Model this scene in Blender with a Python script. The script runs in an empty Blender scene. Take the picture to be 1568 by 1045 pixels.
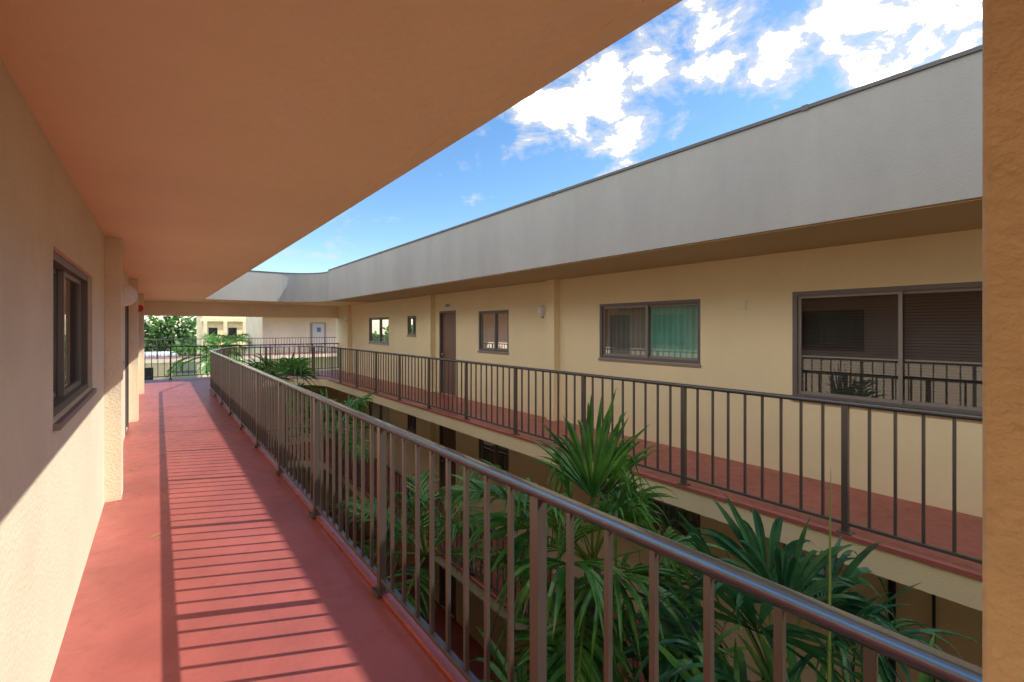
import bpy, math, random
from mathutils import Vector, Matrix
random.seed(7)
R=random.Random(11)
scene=bpy.context.scene
# ------------------------------------------------------------ helpers
class MB:
    def __init__(s): s.v=[];s.f=[];s.m=[];s.sm=[]
    def face(s,pts,mi=0,sm=False):
        b=len(s.v); s.v+= [tuple(p) for p in pts]; s.f.append(tuple(range(b,b+len(pts)))); s.m.append(mi); s.sm.append(sm)
    def box(s,x0,x1,y0,y1,z0,z1,mi=0):
        b=len(s.v)
        s.v+=[(x0,y0,z0),(x1,y0,z0),(x1,y1,z0),(x0,y1,z0),(x0,y0,z1),(x1,y0,z1),(x1,y1,z1),(x0,y1,z1)]
        for q in ((0,3,2,1),(4,5,6,7),(0,1,5,4),(1,2,6,5),(2,3,7,6),(3,0,4,7)):
            s.f.append(tuple(b+i for i in q)); s.m.append(mi); s.sm.append(False)
    def obox(s,c,ax,hl,hw,z0,z1,mi=0):
        px,py=-ax[1],ax[0]; b=len(s.v)
        for z in (z0,z1):
            for (i,j) in ((-1,-1),(1,-1),(1,1),(-1,1)):
                s.v.append((c[0]+ax[0]*hl*i+px*hw*j,c[1]+ax[1]*hl*i+py*hw*j,z))
        for q in ((0,3,2,1),(4,5,6,7),(0,1,5,4),(1,2,6,5),(2,3,7,6),(3,0,4,7)):
            s.f.append(tuple(b+i for i in q)); s.m.append(mi); s.sm.append(False)
    def prism(s,poly,z0,z1,mi=0,mtop=None):
        n=len(poly); b=len(s.v)
        s.v+=[(p[0],p[1],z0) for p in poly]+[(p[0],p[1],z1) for p in poly]
        s.f.append(tuple(b+n-1-i for i in range(n))); s.m.append(mi); s.sm.append(False)
        s.f.append(tuple(b+n+i for i in range(n))); s.m.append(mi if mtop is None else mtop); s.sm.append(False)
        for i in range(n):
            j=(i+1)%n
            s.f.append((b+i,b+j,b+n+j,b+n+i)); s.m.append(mi); s.sm.append(False)
    def sweep(s,path,prof,mi=0,sm=True):
        n=len(prof); b=len(s.v)
        for i,p in enumerate(path):
            a=path[max(i-1,0)]; c=path[min(i+1,len(path)-1)]
            d=Vector((c[0]-a[0],c[1]-a[1],0)).normalized(); sd=Vector((d.y,-d.x,0))
            k=1.0
            if 0<i<len(path)-1:
                d1=Vector((p[0]-a[0],p[1]-a[1],0)).normalized()
                k=1/max(.4,d1.dot(d))
            for (u,w) in prof: s.v.append((p[0]+sd.x*u*k,p[1]+sd.y*u*k,p[2]+w))
        for i in range(len(path)-1):
            for j in range(n):
                k=(j+1)%n
                s.f.append((b+i*n+j,b+i*n+k,b+(i+1)*n+k,b+(i+1)*n+j)); s.m.append(mi); s.sm.append(sm)
        s.f.append(tuple(b+j for j in range(n))); s.m.append(mi); s.sm.append(False)
        e=b+(len(path)-1)*n
        s.f.append(tuple(e+n-1-j for j in range(n))); s.m.append(mi); s.sm.append(False)
    def tube(s,p0,p1,r,mi=0,n=10):
        p0=Vector(p0);p1=Vector(p1);d=(p1-p0).normalized();u=d.orthogonal().normalized();v=d.cross(u)
        A=[p0+u*r*math.cos(2*math.pi*i/n)+v*r*math.sin(2*math.pi*i/n) for i in range(n)]; B=[p+(p1-p0) for p in A]
        for i in range(n): s.face([A[i],A[(i+1)%n],B[(i+1)%n],B[i]],mi,False)
        s.face(A,mi); s.face(B,mi)
    def obj(s,name,mats,parent=None):
        me=bpy.data.meshes.new(name); me.from_pydata(s.v,[],s.f)
        for m in mats: me.materials.append(m)
        me.polygons.foreach_set('material_index',s.m); me.polygons.foreach_set('use_smooth',s.sm); me.update()
        o=bpy.data.objects.new(name,me); scene.collection.objects.link(o)
        if parent: o.parent=parent
        return o
def empty(name):
    o=bpy.data.objects.new(name,None); scene.collection.objects.link(o); return o
def nd(nt,t,**k):
    n=nt.nodes.new(t)
    for a,b in k.items(): setattr(n,a,b)
    return n
def mat(name,col,rough=.6,metal=0,var=.0,vscale=1.5,bump=0,bscale=80,col2=None,spec=.5,stain=0,streak=False,coat=0):
    m=bpy.data.materials.new(name); m.use_nodes=True; nt=m.node_tree; b=nt.nodes['Principled BSDF']
    b.inputs['Base Color'].default_value=(*col,1); b.inputs['Roughness'].default_value=rough
    b.inputs['Metallic'].default_value=metal; b.inputs['Specular IOR Level'].default_value=spec
    b.inputs['Coat Weight'].default_value=coat
    tc=nd(nt,'ShaderNodeTexCoord')
    last=None
    if var>0 or col2:
        n=nd(nt,'ShaderNodeTexNoise'); n.inputs['Scale'].default_value=vscale; n.inputs['Detail'].default_value=6; n.inputs['Roughness'].default_value=.62
        if streak:
            mp=nd(nt,'ShaderNodeMapping'); mp.inputs['Scale'].default_value=(1,1,.22); nt.links.new(tc.outputs['Object'],mp.inputs[0]); nt.links.new(mp.outputs[0],n.inputs['Vector'])
        else: nt.links.new(tc.outputs['Object'],n.inputs['Vector'])
        r=nd(nt,'ShaderNodeValToRGB'); r.color_ramp.elements[0].position=.32; r.color_ramp.elements[1].position=.68
        c2=col2 or tuple(min(1,c*(1+var*.5)) for c in col); c1=tuple(c*(1-var) for c in col)
        r.color_ramp.elements[0].color=(*c1,1); r.color_ramp.elements[1].color=(*c2,1)
        nt.links.new(n.outputs['Fac'],r.inputs[0]); last=r.outputs[0]
        if stain>0:
            n2=nd(nt,'ShaderNodeTexNoise'); n2.inputs['Scale'].default_value=9; n2.inputs['Detail'].default_value=7; n2.inputs['Roughness'].default_value=.7
            nt.links.new(tc.outputs['Object'],n2.inputs['Vector'])
            mr=nd(nt,'ShaderNodeMapRange'); mr.inputs[1].default_value=.55; mr.inputs[2].default_value=.75; mr.inputs[3].default_value=0; mr.inputs[4].default_value=stain
            nt.links.new(n2.outputs['Fac'],mr.inputs[0])
            mx=nd(nt,'ShaderNodeMix',data_type='RGBA'); nt.links.new(mr.outputs[0],mx.inputs[0]); nt.links.new(last,mx.inputs[6])
            mx.inputs[7].default_value=(*[c*.6 for c in col],1); last=mx.outputs[2]
            mr2=nd(nt,'ShaderNodeMapRange'); mr2.inputs[1].default_value=.3; mr2.inputs[2].default_value=.7; mr2.inputs[3].default_value=max(.1,rough-.12); mr2.inputs[4].default_value=min(1,rough+.12)
            nt.links.new(n2.outputs['Fac'],mr2.inputs[0]); nt.links.new(mr2.outputs[0],b.inputs['Roughness'])
        nt.links.new(last,b.inputs['Base Color'])
    if bump>0:
        n=nd(nt,'ShaderNodeTexNoise'); n.inputs['Scale'].default_value=bscale; n.inputs['Detail'].default_value=5
        nt.links.new(tc.outputs['Object'],n.inputs['Vector'])
        bp=nd(nt,'ShaderNodeBump'); bp.inputs['Strength'].default_value=bump; bp.inputs['Distance'].default_value=.01
        nt.links.new(n.outputs['Fac'],bp.inputs['Height']); nt.links.new(bp.outputs[0],b.inputs['Normal'])
    return m
M_wall=mat('stucco_cream',(.91,.765,.46),.85,var=.05,bump=.35,bscale=70,stain=.08,vscale=.9)
M_wallN=mat('stucco_near',(.84,.74,.55),.85,var=.09,bump=.65,bscale=45,stain=.14,vscale=1.2)
M_fascia=mat('fascia_grey',(.37,.355,.32),.85,var=.10,bump=.3,bscale=60,streak=True,vscale=1.3,stain=.10)
M_ceil=mat('ceiling_paint',(.95,.74,.46),.6,var=.05,bump=.7,bscale=24,vscale=.8,stain=.10)
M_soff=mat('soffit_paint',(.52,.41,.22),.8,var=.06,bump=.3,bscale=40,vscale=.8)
M_pillar=mat('pillar_stucco',(.82,.64,.34),.9,var=.14,bump=.9,bscale=45,vscale=6)
M_floor=mat('red_floor_paint',(.45,.125,.105),.40,var=.20,bump=.25,bscale=35,vscale=1.4,stain=.5)
M_rail=mat('bronze_rail_paint',(.10,.08,.068),.3,var=.1,vscale=8,spec=.6)
M_railtop=mat('bronze_rail_top',(.12,.11,.105),.25,metal=.5,var=.12,vscale=6,spec=.7)
M_railtopn=mat('rail_top_sky_tint',(.34,.38,.47),.18,metal=.9,var=.12,vscale=6,spec=.8,coat=.5)  # blue-grey base colour paints in the sky's sheen along the near rail top
M_edge=mat('roof_flashing',(.10,.095,.09),.5,metal=.3)
M_frame=mat('bronze_window_frame',(.17,.15,.135),.4,metal=.3)
M_framelt=mat('grey_window_frame',(.30,.27,.24),.4,metal=.3)
M_dark=mat('dark_interior',(.025,.024,.024),.9)
M_blind=mat('blinds_dark',(.07,.055,.048),.6)
M_white=mat('curtain_white',(.85,.83,.80),.8)
M_teal=mat('curtain_teal',(.34,.74,.60),.8,var=.1,vscale=4)
M_grn=mat('curtain_grey',(.30,.33,.29),.8)
M_lamp=mat('lamp_white_plastic',(.88,.87,.84),.3)
M_beige=mat('beige_plate',(.85,.74,.5),.5)
M_door=mat('door_brown',(.22,.12,.08),.45,var=.1,vscale=3)
M_doorw=mat('door_pale',(.66,.62,.55),.5)
M_soil=mat('soil',(.10,.085,.055),.95,col2=(.07,.11,.04),vscale=2,var=.2,bump=.5,bscale=8)
M_sign=mat('sign_blue',(.05,.2,.5),.4)
M_black=mat('black',(.015,.015,.015),.5)
M_redal=mat('alarm_red',(.5,.03,.02),.4)
def glassmat():
    m=bpy.data.materials.new('window_glass'); m.use_nodes=True; nt=m.node_tree; nt.nodes.clear()
    o=nd(nt,'ShaderNodeOutputMaterial'); mx=nd(nt,'ShaderNodeMixShader'); t=nd(nt,'ShaderNodeBsdfTransparent'); g=nd(nt,'ShaderNodeBsdfGlossy')
    t.inputs[0].default_value=(.80,.84,.82,1); g.inputs['Roughness'].default_value=.015
    fr=nd(nt,'ShaderNodeFresnel'); fr.inputs[0].default_value=1.5
    mr=nd(nt,'ShaderNodeMapRange'); mr.inputs[1].default_value=0; mr.inputs[2].default_value=1; mr.inputs[3].default_value=.10; mr.inputs[4].default_value=1
    nt.links.new(fr.outputs[0],mr.inputs[0]); nt.links.new(mr.outputs[0],mx.inputs[0]); nt.links.new(t.outputs[0],mx.inputs[1]); nt.links.new(g.outputs[0],mx.inputs[2]); nt.links.new(mx.outputs[0],o.inputs[0])
    return m
M_glass=glassmat()
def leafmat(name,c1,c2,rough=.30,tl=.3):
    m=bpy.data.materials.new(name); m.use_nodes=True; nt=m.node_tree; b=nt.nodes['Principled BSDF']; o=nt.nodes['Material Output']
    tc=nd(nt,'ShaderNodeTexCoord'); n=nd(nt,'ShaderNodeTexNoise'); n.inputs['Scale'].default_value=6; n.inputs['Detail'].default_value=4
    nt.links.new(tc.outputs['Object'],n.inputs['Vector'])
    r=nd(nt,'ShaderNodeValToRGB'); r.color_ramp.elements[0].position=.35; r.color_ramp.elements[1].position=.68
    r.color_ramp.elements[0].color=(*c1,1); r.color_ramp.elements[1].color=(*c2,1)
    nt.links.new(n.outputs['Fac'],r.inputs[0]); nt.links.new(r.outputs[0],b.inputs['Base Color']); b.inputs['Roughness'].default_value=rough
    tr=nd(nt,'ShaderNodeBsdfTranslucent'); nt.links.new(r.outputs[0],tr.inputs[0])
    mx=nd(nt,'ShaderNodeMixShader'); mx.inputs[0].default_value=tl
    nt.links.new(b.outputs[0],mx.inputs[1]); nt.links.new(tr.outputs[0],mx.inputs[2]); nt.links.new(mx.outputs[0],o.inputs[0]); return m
M_leaf=leafmat('palm_leaf',(.045,.17,.03),(.16,.38,.06))
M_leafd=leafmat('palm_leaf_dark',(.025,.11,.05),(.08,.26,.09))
M_stalk=leafmat('palm_stalk',(.24,.34,.06),(.38,.48,.10))
M_dry=leafmat('palm_leaf_dry',(.28,.20,.10),(.38,.29,.15))
M_trunk=mat('palm_trunk',(.18,.14,.10),.9,var=.3,vscale=12,bump=.6,bscale=20)
M_tree=leafmat('tree_leaf',(.04,.12,.025),(.12,.24,.04))

# ------------------------------------------------------------ layout
NX=-.40; NR=1.10; OR=4.30; OX=5.68; CZ=2.52; Y0=-14; FH=2.7
levels=[0,-FH,-2*FH]

def wall_x(mb,x,out,y0,y1,z0,z1,ops,depth=.11,mi=0):
    ys=sorted(set([y0,y1]+[o[0] for o in ops]+[o[1] for o in ops])); zs=sorted(set([z0,z1]+[o[2] for o in ops]+[o[3] for o in ops]))
    for i in range(len(ys)-1):
        for j in range(len(zs)-1):
            cy=(ys[i]+ys[i+1])/2; cz=(zs[j]+zs[j+1])/2
            if any(o[0]<cy<o[1] and o[2]<cz<o[3] for o in ops): continue
            mb.face([(x,ys[i],zs[j]),(x,ys[i+1],zs[j]),(x,ys[i+1],zs[j+1]),(x,ys[i],zs[j+1])],mi)
    xi=x-out*depth
    for a,b,c,d in ops:
        mb.face([(x,a,c),(xi,a,c),(xi,a,d),(x,a,d)],mi); mb.face([(x,b,c),(xi,b,c),(xi,b,d),(x,b,d)],mi)
        mb.face([(x,a,c),(x,b,c),(xi,b,c),(xi,a,c)],mi); mb.face([(x,a,d),(x,b,d),(xi,b,d),(xi,a,d)],mi)

def window(x,out,a,b,c,d,parent,kind=('dark','dark'),frame=None,rec=.05,name='window'):
    fm=frame or M_frame
    mb=MB(); X=lambda t: x-out*t
    def bx(t0,t1,y0,y1,z0,z1,mi):
        xa,xb=sorted((X(t0),X(t1))); mb.box(xa,xb,y0,y1,z0,z1,mi)
    w=.045
    bx(rec-.045,rec+.055,a,a+w,c,d,0); bx(rec-.045,rec+.055,b-w,b,c,d,0)
    bx(rec-.045,rec+.055,a+w,b-w,c,c+w,0); bx(rec-.045,rec+.055,a+w,b-w,d-w,d,0)
    m=(a+b)/2; s=.03
    for (y0,y1,t) in ((a+w,m+.02,rec+.02),(m-.02,b-w,rec-.012)):
        bx(t,t+.028,y0,y0+s,c+w,d-w,1); bx(t,t+.028,y1-s,y1,c+w,d-w,1)
        bx(t,t+.028,y0+s,y1-s,c+w,c+w+s,1); bx(t,t+.028,y0+s,y1-s,d-w-s,d-w,1)
        xx=X(t+.014); mb.face([(xx,y0+s,c+w+s),(xx,y1-s,c+w+s),(xx,y1-s,d-w-s),(xx,y0+s,d-w-s)],2)
    xa=X(rec+.056); xb=X(rec+1.0)
    for q in ([(xb,a,c),(xb,b,c),(xb,b,d),(xb,a,d)],[(xa,a,c),(xb,a,c),(xb,a,d),(xa,a,d)],[(xa,b,c),(xb,b,c),(xb,b,d),(xa,b,d)],[(xa,a,c),(xb,a,c),(xb,b,c),(xa,b,c)],[(xa,a,d),(xb,a,d),(xb,b,d),(xa,b,d)]):
        mb.face(q,3)
    kk={'dark':3,'blind':4,'white':5,'teal':6,'grey':7,'whiteblind':5}
    for (y0,y1),k in zip(((a+w,m),(m,b-w)),kind):
        if k in('blind','whiteblind'):
            z=c+w+.02
            while z<d-w-.01:
                xq=X(rec+.066); xr=X(rec+.082)
                mb.face([(xq,y0+.01,z),(xq,y1-.01,z),(xr,y1-.01,z+.026),(xr,y0+.01,z+.026)],kk[k]); z+=.030
        elif k in('white','teal','grey'):
            n=60; pv=None
            for i in range(n+1):
                y=y0+(y1-y0)*i/n; xx=X(rec+.095+.020*math.sin(i*.95)+.008*math.sin(i*.37+1))
                if pv: mb.face([(pv[0],pv[1],c+.05),(xx,y,c+.05),(xx,y,d-.04),(pv[0],pv[1],d-.04)],kk[k],True)
                pv=(xx,y)
    bx(-.025,rec-.046,a-.01,b+.01,c-.035,c-.002,1)
    return mb.obj(name,[fm,M_framelt,M_glass,M_dark,M_blind,M_white,M_teal,M_grn],parent)

def door(x,out,a,b,z0,parent,h=2.08):
    mb=MB(); X=lambda t: x-out*t
    def bx(t0,t1,y0,y1,za,zb,mi):
        xa,xb=sorted((X(t0),X(t1))); mb.box(xa,xb,y0,y1,za,zb,mi)
    bx(-.012,.1,a,a+.05,z0,z0+h,1); bx(-.012,.1,b-.05,b,z0,z0+h,1); bx(-.012,.1,a+.05,b-.05,z0+h-.05,z0+h,1)
    bx(.055,.1,a+.05,b-.05,z0,z0+h-.05,0)
    for zz in ((.2,.95),(1.1,1.85)):
        bx(.045,.054,a+.15,b-.15,z0+zz[0],z0+zz[1],0)
    bx(-.0,.054,b-.13,b-.10,z0+.98,z0+1.02,2); bx(-.01,.0,b-.2,b-.10,z0+.98,z0+1.02,2)
    mb.obj('door',[M_door,M_frame,M_framelt],parent)

# ------------------------------------------------------------ buildings
opp=empty('apartment_building')
near=empty('apartment_building')
def opp_ops(z): return [(.27,2.15,z+.87,z+2.06),(3.26,5.01,z+1.17,z+2.04),(7.45,8.56,z+1.15,z+2.03),(9.55,10.35,z,z+2.08),(11.7,12.26,z+1.45,z+2.0),(13.6,15.3,z+1.16,z+2.0),(-2.6,-1.5,z+1.15,z+2.03),(-5.2,-4.4,z,z+2.08),(-8.6,-6.8,z+.87,z+2.06)]
def near_ops(z): return [(3.10,4.76,z+1.19,z+2.05),(7.3,8.4,z+1.19,z+2.05),(9.2,10.0,z,z+2.08),(11.6,12.2,z+1.45,z+2.0),(13.4,15.0,z+1.19,z+2.05),(-1.2,.6,z+1.19,z+2.05),(-4.2,-3.4,z,z+2.08)]
YE=18.6
for li,z in enumerate(levels):
    top=z+CZ if li==0 else z+FH-.22
    kinds=[('blind','blind'),('teal','grey'),('whiteblind','white'),None,('dark','dark'),('whiteblind','white'),('white','dark'),None,('blind','grey')]
    ops=opp_ops(z)
    if li==1: ops=ops[1:]; kinds=kinds[1:]
    mb=MB(); wall_x(mb,OX,-1,Y0,YE,z,top,ops)
    mb.obj('front_wall_level',[M_wall],opp)
    for o,k in zip(ops,kinds):
        if k is None: door(OX,-1,o[0],o[1],z,opp)
        else: window(OX,-1,*o,opp,k if li==0 else tuple(reversed(k)),M_frame)
    mb=MB(); ops=near_ops(z); wall_x(mb,NX,1,Y0,YE,z,top,ops)
    mb.obj('front_wall_level',[M_wallN],near)
    kinds=[('grey','dark'),('whiteblind','dark'),None,('dark','dark'),('white','grey'),('grey','white'),None]
    for o,k in zip(ops,kinds):
        if k is None: door(NX,1,o[0],o[1],z,near)
        else: window(NX,1,*o,near,k,M_frame,rec=.07)
    mb=MB(); mb2=MB()
    for y in (-9,-3.0,6.05,10.7,17.2):
        mb.box(OX-.13,OX-.001,y-.1,y+.1,z+.001,top-.002)
    for y in (-9,-3.0,5.93,10.6,14.9):
        mb2.box(NX+.001,NX+.12,y-.15,y+.15,z+.001,top-.002)
    mb.obj('pilasters',[M_wall],opp); mb2.obj('pilasters',[M_wallN],near)
mb=MB(); mb.box(7.2,14,Y0,YE,-5.5,2.5); mb.box(OX+.01,7.19,YE-.05,YE,-5.5,2.5); mb.box(OX+.01,7.19,Y0,Y0+.05,-5.5,2.5); mb.obj('building_core',[M_wall],opp)
mb=MB(); mb.box(-9,-1.9,Y0,YE,-5.5,2.5); mb.box(-1.89,NX-.01,YE-.05,YE,-5.5,2.5); mb.box(-1.89,NX-.01,Y0,Y0+.05,-5.5,2.5); mb.obj('building_core',[M_wallN],near)
mb=MB(); mb.box(NX+.002,OX-.002,YE+.02,YE+.2,-5.5,-.225,0)
for zz in (-2.7,-5.4): mb.box(2.2,3.1,YE-.03,YE+.018,zz,zz+2.05,1); mb.box(.3,1.3,YE-.02,YE+.018,zz+1.1,zz+2.0,2)
mb.obj('end_wall',[M_wall,M_door,M_dark],opp)
mb=MB()
mb.tube((OX-.05,1.25,-2.7),(OX-.05,1.25,-.225),.03,0); mb.tube((OX-.03,.95,-2.7),(OX-.03,.95,-.225),.012,0)
for zz in (-2.3,-1.3,-.5): mb.box(OX-.09,OX-.001,1.2,1.3,zz,zz+.03,0)
mb.obj('drain_pipe',[M_black],opp)
mb=MB(); mb.box(OX-.06,OX-.001,2.1,2.35,-1.5,-1.1,0); mb.tube((OX-.03,2.22,-1.1),(OX-.03,2.22,-.225),.012,0); mb.obj('meter_box',[M_framelt],opp)
def arc(cx,cy,r,a0,a1,n=12):
    return [(cx+r*math.cos(math.radians(a0+(a1-a0)*i/n)),cy+r*math.sin(math.radians(a0+(a1-a0)*i/n))) for i in range(n+1)]
CY=16.35
cornerR=arc(OR-1.25,CY-1.25,1.25,90,0,14)
for li,z in enumerate(levels[:2]):
    e=.06; NE=NR+e
    cross=[(NX,14.5),(NE,14.5),(1.75,CY-.02)]+[(a,b) for a,b in cornerR]+[(OX,CY-1.25),(OX,YE),(NX,YE)]
    mb=MB()
    mb.box(NX,NE-.004,Y0,14.5,z-.22,z-.012); mb.prism(cross,z-.22,z-.012)
    mb.box(OR+.004,OX,Y0,CY-1.25,z-.22,z-.012)
    mb.obj('walkway_slab',[M_wall],near if li==0 else opp)
    f=MB()
    f.box(NX,NE,Y0,14.5,z-.012,z); f.prism([(a,b) for a,b in cross],z-.0119,z)
    f.box(OR-.012,OX,Y0,CY-1.25,z-.012,z)
    f.box(NE-.075,NE,Y0,14.5,z,z+.022); f.box(OR-.012,OR+.05,Y0,CY-1.25,z,z+.02)
    f.obj('walkway_floor',[M_floor])
mb=MB(); mb.box(NX,NR,Y0,YE,-5.5,-5.4); mb.box(OR,OX,Y0,YE,-5.5,-5.4); mb.obj('ground_walkway',[M_floor])
# roof
rp=arc(OR-1.25,CY-1.25,1.25,90,0,14)
mb=MB()
mb.box(-9,NR,Y0,CY,CZ,3.42,0)
mb.prism([(-9,CY),(NR,CY)]+rp+[(14,CY-1.25),(14,YE+.3),(-9,YE+.3)],CZ,3.45,0)
mb.box(OR,14,Y0,CY-1.25,CZ,3.5,0)
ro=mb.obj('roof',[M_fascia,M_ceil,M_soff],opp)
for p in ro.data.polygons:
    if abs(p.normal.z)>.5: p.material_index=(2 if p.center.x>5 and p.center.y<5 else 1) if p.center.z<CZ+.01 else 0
mb=MB()
mb.box(OR-.018,OR+.05,Y0,CY-1.25,3.485,3.515)
path=[(a,b,3.455) for a,b in rp][::-1]
mb.sweep(path+[(NR,CY,3.455)],[(-.018,-.012),(.05,-.012),(.05,.012),(-.018,.012)],0,False)
mb.box(NR-.05,NR+.018,Y0,CY,3.405,3.435)
for y in (-2,1.5,4.6,7.7,10.8,13.9): mb.box(OR-.021,OR-.0182,y,y+.05,3.478,3.52)
mb.obj('roof_flashing',[M_edge],opp)
mb=MB(); mb.box(NR-.085,NR-.075,Y0,CY-.08,CZ-.006,CZ-.0005); mb.box(OR+.06,OR+.068,Y0,CY-1.3,CZ-.006,CZ-.0005); mb.obj('drip_bead',[M_ceil],near)
mb=MB(); mb.box(NX-.02,OX+.02,YE,YE+.28,2.06,CZ-.002); mb.box(NX-.3,NX,YE,YE+.28,-5.5,2.5); mb.box(OX,OX+.3,YE,YE+.28,-5.5,2.5)
mb.obj('cross_beam',[M_wallN],near)
mb=MB(); mb.box(1.035,1.42,-.42,.118,-5.5,CZ-.001)
po=mb.obj('stucco_pillar',[M_pillar])
bv=po.modifiers.new('b','BEVEL'); bv.width=.012; bv.segments=3

# ------------------------------------------------------------ railings
def rrect(w,h,r,n=5):
    pts=[]
    for cx,cy,a in ((w-r,h-r,0),(-w+r,h-r,90),(-w+r,-h+r,180),(w-r,-h+r,270)):
        for i in range(n+1):
            t=math.radians(a+90*i/n); pts.append((cx+r*math.cos(t),cy+r*math.sin(t)))
    return pts
def railing(path,z,first=0.0,sp=1.455,nb=8,name='metal_railing',top=1.07,tm=None):
    mb=MB()
    P=[Vector((a,b,0)) for a,b in path]
    mb.sweep([(p.x,p.y,z+top-.02) for p in P],rrect(.027,.02,.018),1)
    mb.sweep([(p.x,p.y,z+.095) for p in P],rrect(.016,.012,.003,1),0,False)
    segs=[]; tot=0
    for a,b in zip(P,P[1:]):
        L=(b-a).length; segs.append((tot,tot+L,a,b)); tot+=L
    def at(s):
        for s0,s1,a,b in segs:
            if s<=s1+1e-6: return a.lerp(b,(s-s0)/(s1-s0)),(b-a).normalized()
        return P[-1],(P[-1]-P[-2]).normalized()
    step=sp/(nb+1); k=math.ceil((0-first)/step)
    s=first+k*step
    while s<=tot-.01:
        if s>=.01:
            p,d=at(s); jit=R.uniform(-.003,.003)
            if k%(nb+1)==0:
                mb.obox((p.x,p.y),(d.x,d.y),.022,.022,z-.0,z+top-.032,0)
                mb.obox((p.x,p.y),(d.x,d.y),.05,.045,z+.001,z+.03,0)
            else:
                mb.obox((p.x+d.x*jit,p.y+d.y*jit),(d.x,d.y),.0095,.0095,z+.1,z+top-.036,0)
        k+=1; s+=step
    return mb.obj(name,[M_rail,tm or M_railtop])
cr=arc(OR-1.25,CY-1.25,1.31,90,0,8)
path_all=[(NR,.12),(NR,14.45),(1.70,CY+.06)]+cr+[(OR+.06,CY-1.4)]
railing(path_all,0,first=1.264-.12,sp=1.48,tm=M_railtopn)
railing([(NR,-.45),(NR,Y0)],0,first=.6,sp=1.48)
railing([(OR+.04,Y0),(OR+.04,CY-1.4)],0,first=1.257-Y0-1.42*11,sp=1.42)
railing([(NX+.02,YE-.08),(OX-.02,YE-.08)],0,first=.7,sp=1.45)
railing([(NR,Y0),(NR,14.45)],-FH,first=.4,sp=1.48)
railing([(NR,14.45),(1.70,CY+.06)]+cr,-FH,first=.4,sp=1.48)
railing([(OR+.04,Y0),(OR+.04,CY-1.4)],-FH,first=.9,sp=1.42)

# ------------------------------------------------------------ wall lamps etc.
def wall_lamp(x,out,y,z,sc=1,dp=1):
    mb=MB(); rings=[]
    n=24
    prof=[(0,.062),(.012,.066),(.02,.066),(.022,.056),(.05,.054),(.075,.045),(.092,.028),(.098,.0)]
    for d,r in prof:
        rings.append([(x+out*d*dp,y+r*sc*math.cos(2*math.pi*i/n),z+1.75*r*sc*math.sin(2*math.pi*i/n)) for i in range(n)])
    for a,b in zip(rings,rings[1:]):
        for i in range(n):
            j=(i+1)%n; mb.face([a[i],a[j],b[j],b[i]],0,False)
    mb.box(min(x,x+out*.03),max(x,x+out*.03),y-.03,y+.03,z-.135*sc,z-.115*sc,1)
    return mb.obj('wall_lamp',[M_lamp,M_framelt])
wall_lamp(OX,-1,6.40,1.98); wall_lamp(OX-.13,-1,17.2,2.02); wall_lamp(NX,1,6.75,2.02,1.3,2.2); wall_lamp(OX,-1,-2.1,1.98)
mb=MB(); mb.box(NX+.12,NX+.17,10.6,10.7,1.95,2.07,0); mb.box(NX+.17,NX+.19,10.62,10.68,1.97,2.05,0); mb.obj('fire_alarm',[M_redal])
mb=MB(); mb.box(OX-.02,OX-.001,2.66,2.77,1.88,1.99,0); mb.box(OX-.024,OX-.0201,2.675,2.755,1.895,1.975,0); mb.obj('junction_box',[M_beige])
mb=MB(); mb.box(OX-.014,OX-.002,9.78,10.08,2.16,2.27,0)
for i in range(3): mb.box(OX-.018,OX-.0141,9.83+i*.075,9.87+i*.075,2.18,2.25,1)
mb.obj('unit_number_sign',[M_white,M_black])

# ------------------------------------------------------------ ground + far setting
mb=MB(); mb.face([(-300,-200,-5.5),(300,-200,-5.5),(300,500,-5.5),(-300,500,-5.5)]); mb.obj('ground',[M_soil])
fb=empty('apartment_building')
mb=MB()
mb.box(5.3,16,33,40,-5.5,3.2,0); mb.box(3.6,16,31.4,33,2.45,3.4,1); mb.box(-8,16,31.2,32.99,-.22,-.012,0)
mb.obj('walls',[M_wallN,M_wall],fb)
mb=MB(); mb.box(-8,16,31.2,32.99,-.012,0); mb.obj('floor',[M_floor],fb)
mb=MB(); mb.box(8.2,9.2,32.93,32.985,0,2.05,0); mb.box(8.32,9.08,32.92,32.929,.05,1.98,1); mb.box(8.6,8.85,32.9,32.915,1.4,1.7,2)
mb.obj('doors',[M_framelt,M_doorw,M_sign,M_dark],fb)
railing([(-8,31.3),(16,31.3)],0,first=.7,sp=1.45)
fb2=empty('apartment_building')
mb=MB(); mb.box(3.3,22,52,60,-5.5,5,0)
mb.box(3.1,22,51.6,51.99,2.3,2.6,0); mb.box(3.1,22,51.3,51.99,-.3,0,0)
for i in range(9):
    x=3.8+i*1.6
    mb.box(x,x+.7,51.95,51.99,.9,1.7,1); mb.box(x-.45,x-.15,51.4,51.6,0,2.3,0); mb.box(x,x+.9,51.95,51.99,-2.3,-.8,1)
mb.obj('walls',[M_wall,M_dark],fb2)
mb=MB(); mb.box(-30,1.2,60,70,-5.5,-1.6,0); mb.box(-30.5,1.7,59.5,70.5,-1.6,-1.2,1)
for i in range(12): mb.box(-28+i*2.4,-26.8+i*2.4,59.95,59.99,-4.2,-2.4,2)
mb.obj('low_building',[M_wall,M_white,M_dark])
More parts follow.
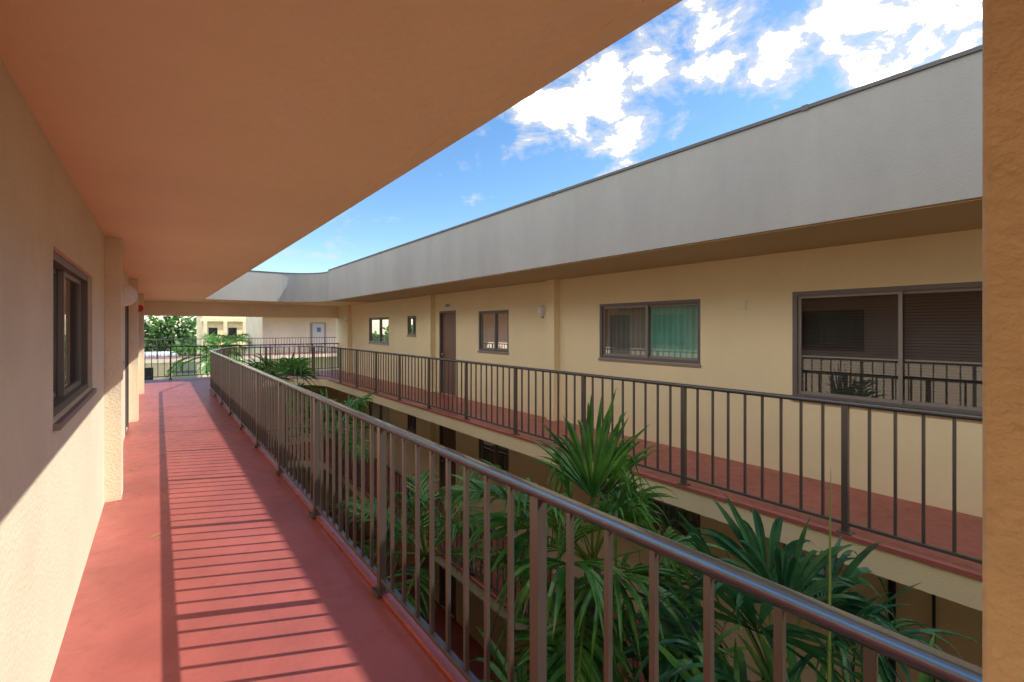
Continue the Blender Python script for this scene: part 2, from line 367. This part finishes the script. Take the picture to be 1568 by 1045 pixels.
def car(cx,cy,z,colmat,name):
    prof=[(-2.1,.35),(-2.15,.75),(-1.9,.9),(-1.2,.98),(-.65,1.42),(.75,1.45),(1.35,1.0),(2.0,.9),(2.15,.6),(2.1,.35)]
    mb=MB(); n=len(prof)
    def w(h): return .88 if h<1.05 else .66
    L=[(cx+a,cy-w(b),z+b) for a,b in prof]; Rr=[(cx+a,cy+w(b),z+b) for a,b in prof]
    for i in range(n):
        j=(i+1)%n; glass=(i in(3,5)); mb.face([L[i],L[j],Rr[j],Rr[i]],1 if glass else 0)
    mb.face(L,0); mb.face(Rr[::-1],0)
    for s,yy in ((-1,cy-.8),(1,cy+.8)): mb.face([(cx-1.0,yy+s*.07,z+1.0),(cx-.6,yy-s*.05,z+1.36),(cx+.7,yy-s*.05,z+1.38),(cx+1.1,yy+s*.07,z+1.0)],1)
    for wx in (-1.35,1.35):
        for s in (-1,1):
            ring=[(cx+wx+.33*math.cos(i*math.pi/8),cy+s*.9,z+.33+.33*math.sin(i*math.pi/8)) for i in range(16)]
            r2=[(p[0],p[1]-s*.2,p[2]) for p in ring]; mb.face(ring,2)
            for i in range(16): mb.face([ring[i],ring[(i+1)%16],r2[(i+1)%16],r2[i]],2)
    mb.obj(name,[colmat,M_dark,M_black])
M_bluecar=mat('blue_paint',(.03,.25,.6),.25)
car(.3,56.5,-5.5,M_bluecar,'parked_car'); car(-5.2,56.5,-5.5,M_white,'parked_car')
mb=MB(); mb.box(-40,60,44,59,-5.496,-5.492); mb.obj('parking_lot',[mat('asphalt',(.06,.06,.06),.9,var=.2,bump=.2)])

# ------------------------------------------------------------ palms
def frond(mb,c,az,el,L,droop,lw=.028,lf=.5,n=34,rnd=None,leafdroop=.38,t0=.2):
    rnd=rnd or R
    hd=Vector((math.sin(az),math.cos(az),0)); up=Vector((0,0,1)); side0=Vector((hd.y,-hd.x,0))
    def P(t): return Vector(c)+hd*(L*math.cos(el)*t*(1-.12*t))+up*(L*(math.sin(el)*t-droop*t*t))
    N=14; pr=None
    for i in range(N+1):
        t=i/N; p=P(t); T=(P(min(1,t+.03))-P(max(0,t-.03))).normalized(); nrm=side0.cross(T).normalized(); r=.014*(1-.8*t)+.002
        ring=[p+side0*r,p+nrm*r,p-side0*r,p-nrm*r]
        if pr:
            for k in range(4): mb.face([pr[k],pr[(k+1)%4],ring[(k+1)%4],ring[k]],1,True)
        pr=ring
    for i in range(n):
        t=t0+(1-t0)*(i+.5)/n; p=P(t); T=(P(min(1,t+.03))-P(max(0,t-.03))).normalized()
        nrm=side0.cross(T).normalized()
        if nrm.z<0: nrm=-nrm
        q=(t-t0)/(1-t0); ll=lf*(math.sin(math.pi*(.18+.74*q))**.8)*rnd.uniform(.75,1.12)
        for s in (-1,1):
            if rnd.random()<.07: continue
            fwd=.6+.55*q
            d=(T*fwd+side0*s*(1-.45*q)+nrm*rnd.uniform(.1,.5)+Vector((rnd.uniform(-.16,.16),rnd.uniform(-.16,.16),rnd.uniform(-.12,.12)))).normalized()
            wv=d.cross(nrm).normalized(); K=5; prev=None; dr=leafdroop*rnd.uniform(.3,1.8)
            wdir=(wv*.9+nrm*.3*s).normalized()
            dry=rnd.random()<.035
            for k in range(K+1):
                u=k/K; pt=p+d*(ll*u)+Vector((0,0,-1))*(ll*dr*u*u*u*1.1)
                w=lw*(.5+2.0*u if u<.25 else 1.0-.55*((u-.25)/.75)**1.2-.45*((u-.25)/.75)**5)*.5+.0008
                a=pt+wdir*w; b=pt-wdir*w; m=pt-nrm*(w*.5)
                if prev:
                    mi=3 if dry and k>=K-1 else 0
                    mb.face([prev[0],prev[1],m,a],mi,False); mb.face([prev[1],prev[2],b,m],mi,False)
                prev=(a,m,b)
def fan(mb,c,az,el,pet,rad,n=26,spread=105,droop=.35,roll=0,arch=.12):
    rnd=R
    hd=Vector((math.sin(az),math.cos(az),0)); up=Vector((0,0,1)); side=Vector((hd.y,-hd.x,0))
    dr0=hd*math.cos(el)+up*math.sin(el)
    def P(t): return Vector(c)+dr0*pet*t-up*(arch*pet*t*t)
    pr=None
    for i in range(8):
        t=i/7; p=P(t); nr=side.cross(dr0).normalized(); r=.011*(1-.5*t)
        ring=[p+side*r,p+nr*r,p-side*r,p-nr*r]
        if pr:
            for k in range(4): mb.face([pr[k],pr[(k+1)%4],ring[(k+1)%4],ring[k]],1,True)
        pr=ring
    h=P(1); a=(dr0-up*(2*arch)).normalized()
    s=(side*math.cos(roll)+side.cross(a)*math.sin(roll)).normalized(); nrm=s.cross(a).normalized()
    if nrm.z<0: nrm=-nrm
    dphi=math.radians(spread)*2/n
    for i in range(n):
        if rnd.random()<.03: continue
        ph=-math.radians(spread)+dphi*(i+.5)+rnd.uniform(-.03,.03)
        L=rad*(1-.28*(abs(ph)/math.radians(spread))**1.5)*rnd.uniform(.84,1.1)
        base=(a*math.cos(ph)+s*math.sin(ph)); sd=(-a*math.sin(ph)+s*math.cos(ph))
        d=(base+nrm*(.12+rnd.uniform(-.1,.14))+sd*rnd.uniform(-.06,.06)).normalized()
        dr=droop*rnd.uniform(.3,1.9); K=8; prev=None; dry=rnd.random()<.10
        twist=rnd.uniform(-.6,.6); bend=rnd.uniform(2.4,4.0)
        for k in range(K+1):
            u=k/K; pt=h+d*(L*u)-up*(L*dr*u**bend)
            wf=min(u,.40)*L*math.tan(dphi/2)*1.1
            w=wf*(1 if u<.40 else max(0,1-((u-.40)/.60)**1.9))+.0006
            wd=(sd+nrm*twist*max(0,u-.35)).normalized()
            A=pt+wd*w; B=pt-wd*w; M=pt-nrm*(w*.7)
            if prev:
                mi=3 if dry and k==K else 0
                mb.face([prev[0],prev[1],M,A],mi,False); mb.face([prev[1],prev[2],B,M],mi,False)
            prev=(A,M,B)
def trunk(mb,x,y,z0,z1,r=.08,mi=2):
    n=12; K=int((z1-z0)/.12); pr=None
    for k in range(K+1):
        t=k/K; z=z0+(z1-z0)*t; rr=r*(1.3-.4*t)*(1.08 if k%2 else .95)
        cx=x+.05*math.sin(t*3)-.05*math.sin(3); cy=y+.05*math.sin(t*2.2)-.05*math.sin(2.2)
        ring=[(cx+rr*math.cos(2*math.pi*i/n),cy+rr*math.sin(2*math.pi*i/n),z) for i in range(n)]
        if pr:
            for i in range(n): mb.face([pr[i],pr[(i+1)%n],ring[(i+1)%n],ring[i]],mi,False)
        pr=ring
def palm(x,y,z,fr,leaf=None,zb=-5.5,r=.07,fans=(),**kw):
    mb=MB(); trunk(mb,x,y,zb,z+.02,r)
    for f in fr:
        kk=dict(kw)
        if len(f)>4: kk.update(f[4])
        frond(mb,(x,y,z-.02),math.radians(f[0]),math.radians(f[1]),f[2],f[3],**kk)
    for f in fans:
        fan(mb,(x,y,z-.02),math.radians(f[0]),math.radians(f[1]),f[2],f[3],**(f[4] if len(f)>4 else {}))
    return mb.obj('palm_tree',[leaf or M_leaf,M_stalk,M_trunk,M_dry])
def ringfr(cnt,el,L,dr,seed,off=0):
    q=random.Random(seed)
    return [(off+360*i/cnt+q.uniform(-14,14),el+q.uniform(-12,12),L*q.uniform(.85,1.12),dr*q.uniform(.8,1.3)) for i in range(cnt)]
def ringfan(cnt,el,pet,rad,seed,off=0,**k):
    q=random.Random(seed)
    return [(off+360*i/cnt+q.uniform(-14,14),el+q.uniform(-12,12),pet*q.uniform(.8,1.15),rad*q.uniform(.88,1.1),dict(k,roll=q.uniform(-.35,.35))) for i in range(cnt)]
NAR=dict(spread=50,n=16,droop=.22)
NAR2=dict(spread=62,n=16,droop=.75)
palm(2.75,2.5,-.22,[(-70,48,1.85,.36),(-88,52,1.95,.30)]+ringfr(3,10,1.3,.45,3),lw=.036,lf=.48,n=26,
  fans=[(225,86,.62,.92,NAR),(40,82,.66,.90,NAR),(125,78,.66,.92,NAR2),(-50,74,.60,.85,NAR2),(150,70,.5,.8,NAR2),(100,58,.55,.66,dict(droop=.8,spread=80)),(200,62,.5,.68,dict(droop=.7))]+ringfan(6,35,.6,.68,31,15,droop=.6))
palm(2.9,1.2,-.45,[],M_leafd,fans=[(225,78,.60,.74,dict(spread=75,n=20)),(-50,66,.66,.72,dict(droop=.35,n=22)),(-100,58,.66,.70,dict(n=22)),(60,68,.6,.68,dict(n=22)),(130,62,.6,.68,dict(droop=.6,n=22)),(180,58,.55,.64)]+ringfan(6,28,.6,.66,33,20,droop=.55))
palm(2.15,1.75,-1.0,ringfr(4,50,1.25,.33,8,10),M_leaf,lw=.036,lf=.48,n=24,fans=ringfan(7,52,.65,.70,35,5,n=22,droop=.45)+ringfan(6,18,.65,.66,36,25))
palm(2.25,.70,-.80,[],M_leaf,fans=ringfan(9,52,.6,.70,37,15,n=22,droop=.45)+ringfan(6,18,.65,.66,38,0,n=22))
palm(2.25,4.4,-.75,ringfr(7,54,1.5,.38,15,10)+ringfr(5,15,1.3,.4,16),M_leaf,lw=.032,lf=.44,n=24)
palm(2.7,8.9,-.30,ringfr(4,15,1.1,.4,18),M_leaf,lw=.034,lf=.40,n=22,fans=ringfan(9,50,.6,.66,39,n=20,droop=.5))
palm(2.6,13.2,.0,ringfr(4,18,1.2,.4,20),M_leaf,lw=.034,lf=.42,n=22,fans=ringfan(10,52,.8,.72,40,n=20,droop=.5))
palm(2.3,29,.2,ringfr(9,45,2.4,.45,25)+ringfr(6,10,2.0,.4,26),M_leaf,lw=.07,lf=.75,n=22,r=.13)
palm(.7,27,-2.2,ringfr(10,40,2.0,.45,27),M_leaf,lw=.07,lf=.7,n=22,r=.13)
palm(4.0,38,.5,ringfr(10,40,2.2,.45,28),M_leaf,lw=.07,lf=.7,n=22,r=.13)
mb=MB(); base=Vector((2.32,.73,-.8)); pr=None
for k in range(15):
    t=k/14; p=base+Vector((.03*t+.05*t*t,.02*t,1.82*t)); w=.019*(1-t)**.6+.001
    ring=[p+Vector((w,0,0)),p+Vector((0,w*.6,0)),p-Vector((w,0,0)),p-Vector((0,w*.6,0))]
    if pr:
        for i in range(4): mb.face([pr[i],pr[(i+1)%4],ring[(i+1)%4],ring[i]],0,True)
    pr=ring
mb.obj('palm_spear_leaf',[M_stalk])
mb=MB(); q=random.Random(5)
for tx in range(-60,70,5):
    cx=tx+q.uniform(-2,2); cy=85+q.uniform(-6,12); h=q.uniform(6.5,10)
    mb.box(cx-.15,cx+.15,cy-.15,cy+.15,-5.5,-5.5+h*.6,1)
    for i in range(600):
        a=Vector((q.gauss(0,1),q.gauss(0,1),q.gauss(0,1))).normalized()*(q.random()**.4)
        p=Vector((cx+a.x*3.6,cy+a.y*2.5,-5.5+h*.58+a.z*h*.42)); s=q.uniform(.25,.6)
        u=Vector((q.uniform(-1,1),q.uniform(-1,1),q.uniform(-1,1))).normalized(); v=u.orthogonal().normalized()
        mb.face([p-u*s,p-v*s*.6,p+u*s,p+v*s*.6],0)
mb.obj('distant_trees',[M_tree,M_trunk])
mb=MB(); 
for (x,y,a) in ((-.02,4.6,.4),(.2,7.2,1.2),(-.25,6.9,2.0)):
    d=Vector((math.cos(a),math.sin(a),0)); s=Vector((-d.y,d.x,0))*.006
    p=Vector((x,y,.004)); mb.face([p-d*.06,p-s,p+d*.06+Vector((0,0,.012)),p+s])
mb.obj('fallen_leaves',[M_stalk])

# ------------------------------------------------------------ camera
F=700/1568*36; TH=math.atan(542/700)
cd=bpy.data.cameras.new('camera'); cam=bpy.data.objects.new('camera',cd); scene.collection.objects.link(cam)
cd.sensor_width=36; cd.lens=F; cd.shift_y=-19.5/1568; cd.clip_start=.02; cd.clip_end=2000
cam.location=(0,0,1.65); cam.rotation_euler=(math.radians(90),0,-TH); scene.camera=cam
# ------------------------------------------------------------ light
tr=Vector((-1,.48,-1)).normalized()
sd=bpy.data.lights.new('sun','SUN'); sun=bpy.data.objects.new('sun',sd); scene.collection.objects.link(sun)
sd.energy=5.0; sd.angle=math.radians(.5); sd.color=(1,.94,.84); sun.rotation_euler=tr.to_track_quat('-Z','Y').to_euler()
w=bpy.data.worlds.new('World'); scene.world=w; w.use_nodes=True; nt=w.node_tree; bg=nt.nodes['Background']
sk=nd(nt,'ShaderNodeTexSky',sky_type='NISHITA'); sk.sun_disc=False; sk.sun_elevation=math.asin(-tr.z); sk.sun_rotation=math.atan2(1,-.48)
sk.air_density=1.0; sk.dust_density=.3; sk.ozone_density=2.0
hs=nd(nt,'ShaderNodeHueSaturation'); hs.inputs['Saturation'].default_value=1.2; hs.inputs['Value'].default_value=1.5; nt.links.new(sk.outputs[0],hs.inputs['Color'])
tc=nd(nt,'ShaderNodeTexCoord')
nz=nd(nt,'ShaderNodeTexNoise'); nz.inputs['Scale'].default_value=10; nz.inputs['Detail'].default_value=8; nz.inputs['Roughness'].default_value=.62; nz.inputs['Distortion'].default_value=.25
mp=nd(nt,'ShaderNodeMapping'); mp.inputs['Scale'].default_value=(1,1,1.7); nt.links.new(tc.outputs['Generated'],mp.inputs[0]); nt.links.new(mp.outputs[0],nz.inputs['Vector'])
fw=Vector((math.sin(TH),math.cos(TH),0)); rt=Vector((math.cos(TH),-math.sin(TH),0))
def pdir(px,py): return (fw+rt*((px-784)/700)+Vector((0,0,1))*((503-py)/700)).normalized()
last=None
blobs=[(pdir(px,py),r) for px,py,r in ((905,150,.17),(960,200,.13),(845,170,.13),(1010,100,.13),(1100,60,.15),(1190,90,.13),(1290,20,.15),(1400,60,.14),(1480,20,.12))]
blobs+=[(Vector((-.85,.1,.5)).normalized(),1.05),(Vector((-.3,-.7,.6)).normalized(),.9),(Vector((0,-.1,1)).normalized(),.6),(Vector((-.8,.8,.45)).normalized(),.7)]  # out-of-view cloud areas, added to strengthen the ambient fill light
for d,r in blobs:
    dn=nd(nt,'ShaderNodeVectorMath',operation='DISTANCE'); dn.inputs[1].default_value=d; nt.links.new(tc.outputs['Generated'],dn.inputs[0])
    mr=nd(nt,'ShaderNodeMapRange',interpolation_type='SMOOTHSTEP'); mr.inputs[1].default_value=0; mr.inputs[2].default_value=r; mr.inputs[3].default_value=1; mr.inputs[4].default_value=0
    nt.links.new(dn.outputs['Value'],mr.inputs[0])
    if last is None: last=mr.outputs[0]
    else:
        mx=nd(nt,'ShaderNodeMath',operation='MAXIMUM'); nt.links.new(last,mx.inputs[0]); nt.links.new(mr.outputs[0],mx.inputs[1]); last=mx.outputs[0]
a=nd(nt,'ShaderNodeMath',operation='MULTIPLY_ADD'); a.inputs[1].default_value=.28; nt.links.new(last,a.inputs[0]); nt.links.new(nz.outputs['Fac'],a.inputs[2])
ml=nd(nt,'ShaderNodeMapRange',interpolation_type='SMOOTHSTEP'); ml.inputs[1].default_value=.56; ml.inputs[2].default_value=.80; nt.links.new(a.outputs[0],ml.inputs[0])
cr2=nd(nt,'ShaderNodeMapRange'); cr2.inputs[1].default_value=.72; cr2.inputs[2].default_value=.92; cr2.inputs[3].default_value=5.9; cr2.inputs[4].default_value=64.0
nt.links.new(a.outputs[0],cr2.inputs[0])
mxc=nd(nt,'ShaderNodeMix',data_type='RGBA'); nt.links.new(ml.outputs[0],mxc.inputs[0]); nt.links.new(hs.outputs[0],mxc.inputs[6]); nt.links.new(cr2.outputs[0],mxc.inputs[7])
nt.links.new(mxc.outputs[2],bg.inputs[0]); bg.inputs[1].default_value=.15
scene.view_settings.view_transform='Standard'; scene.view_settings.look='None'; scene.view_settings.exposure=0
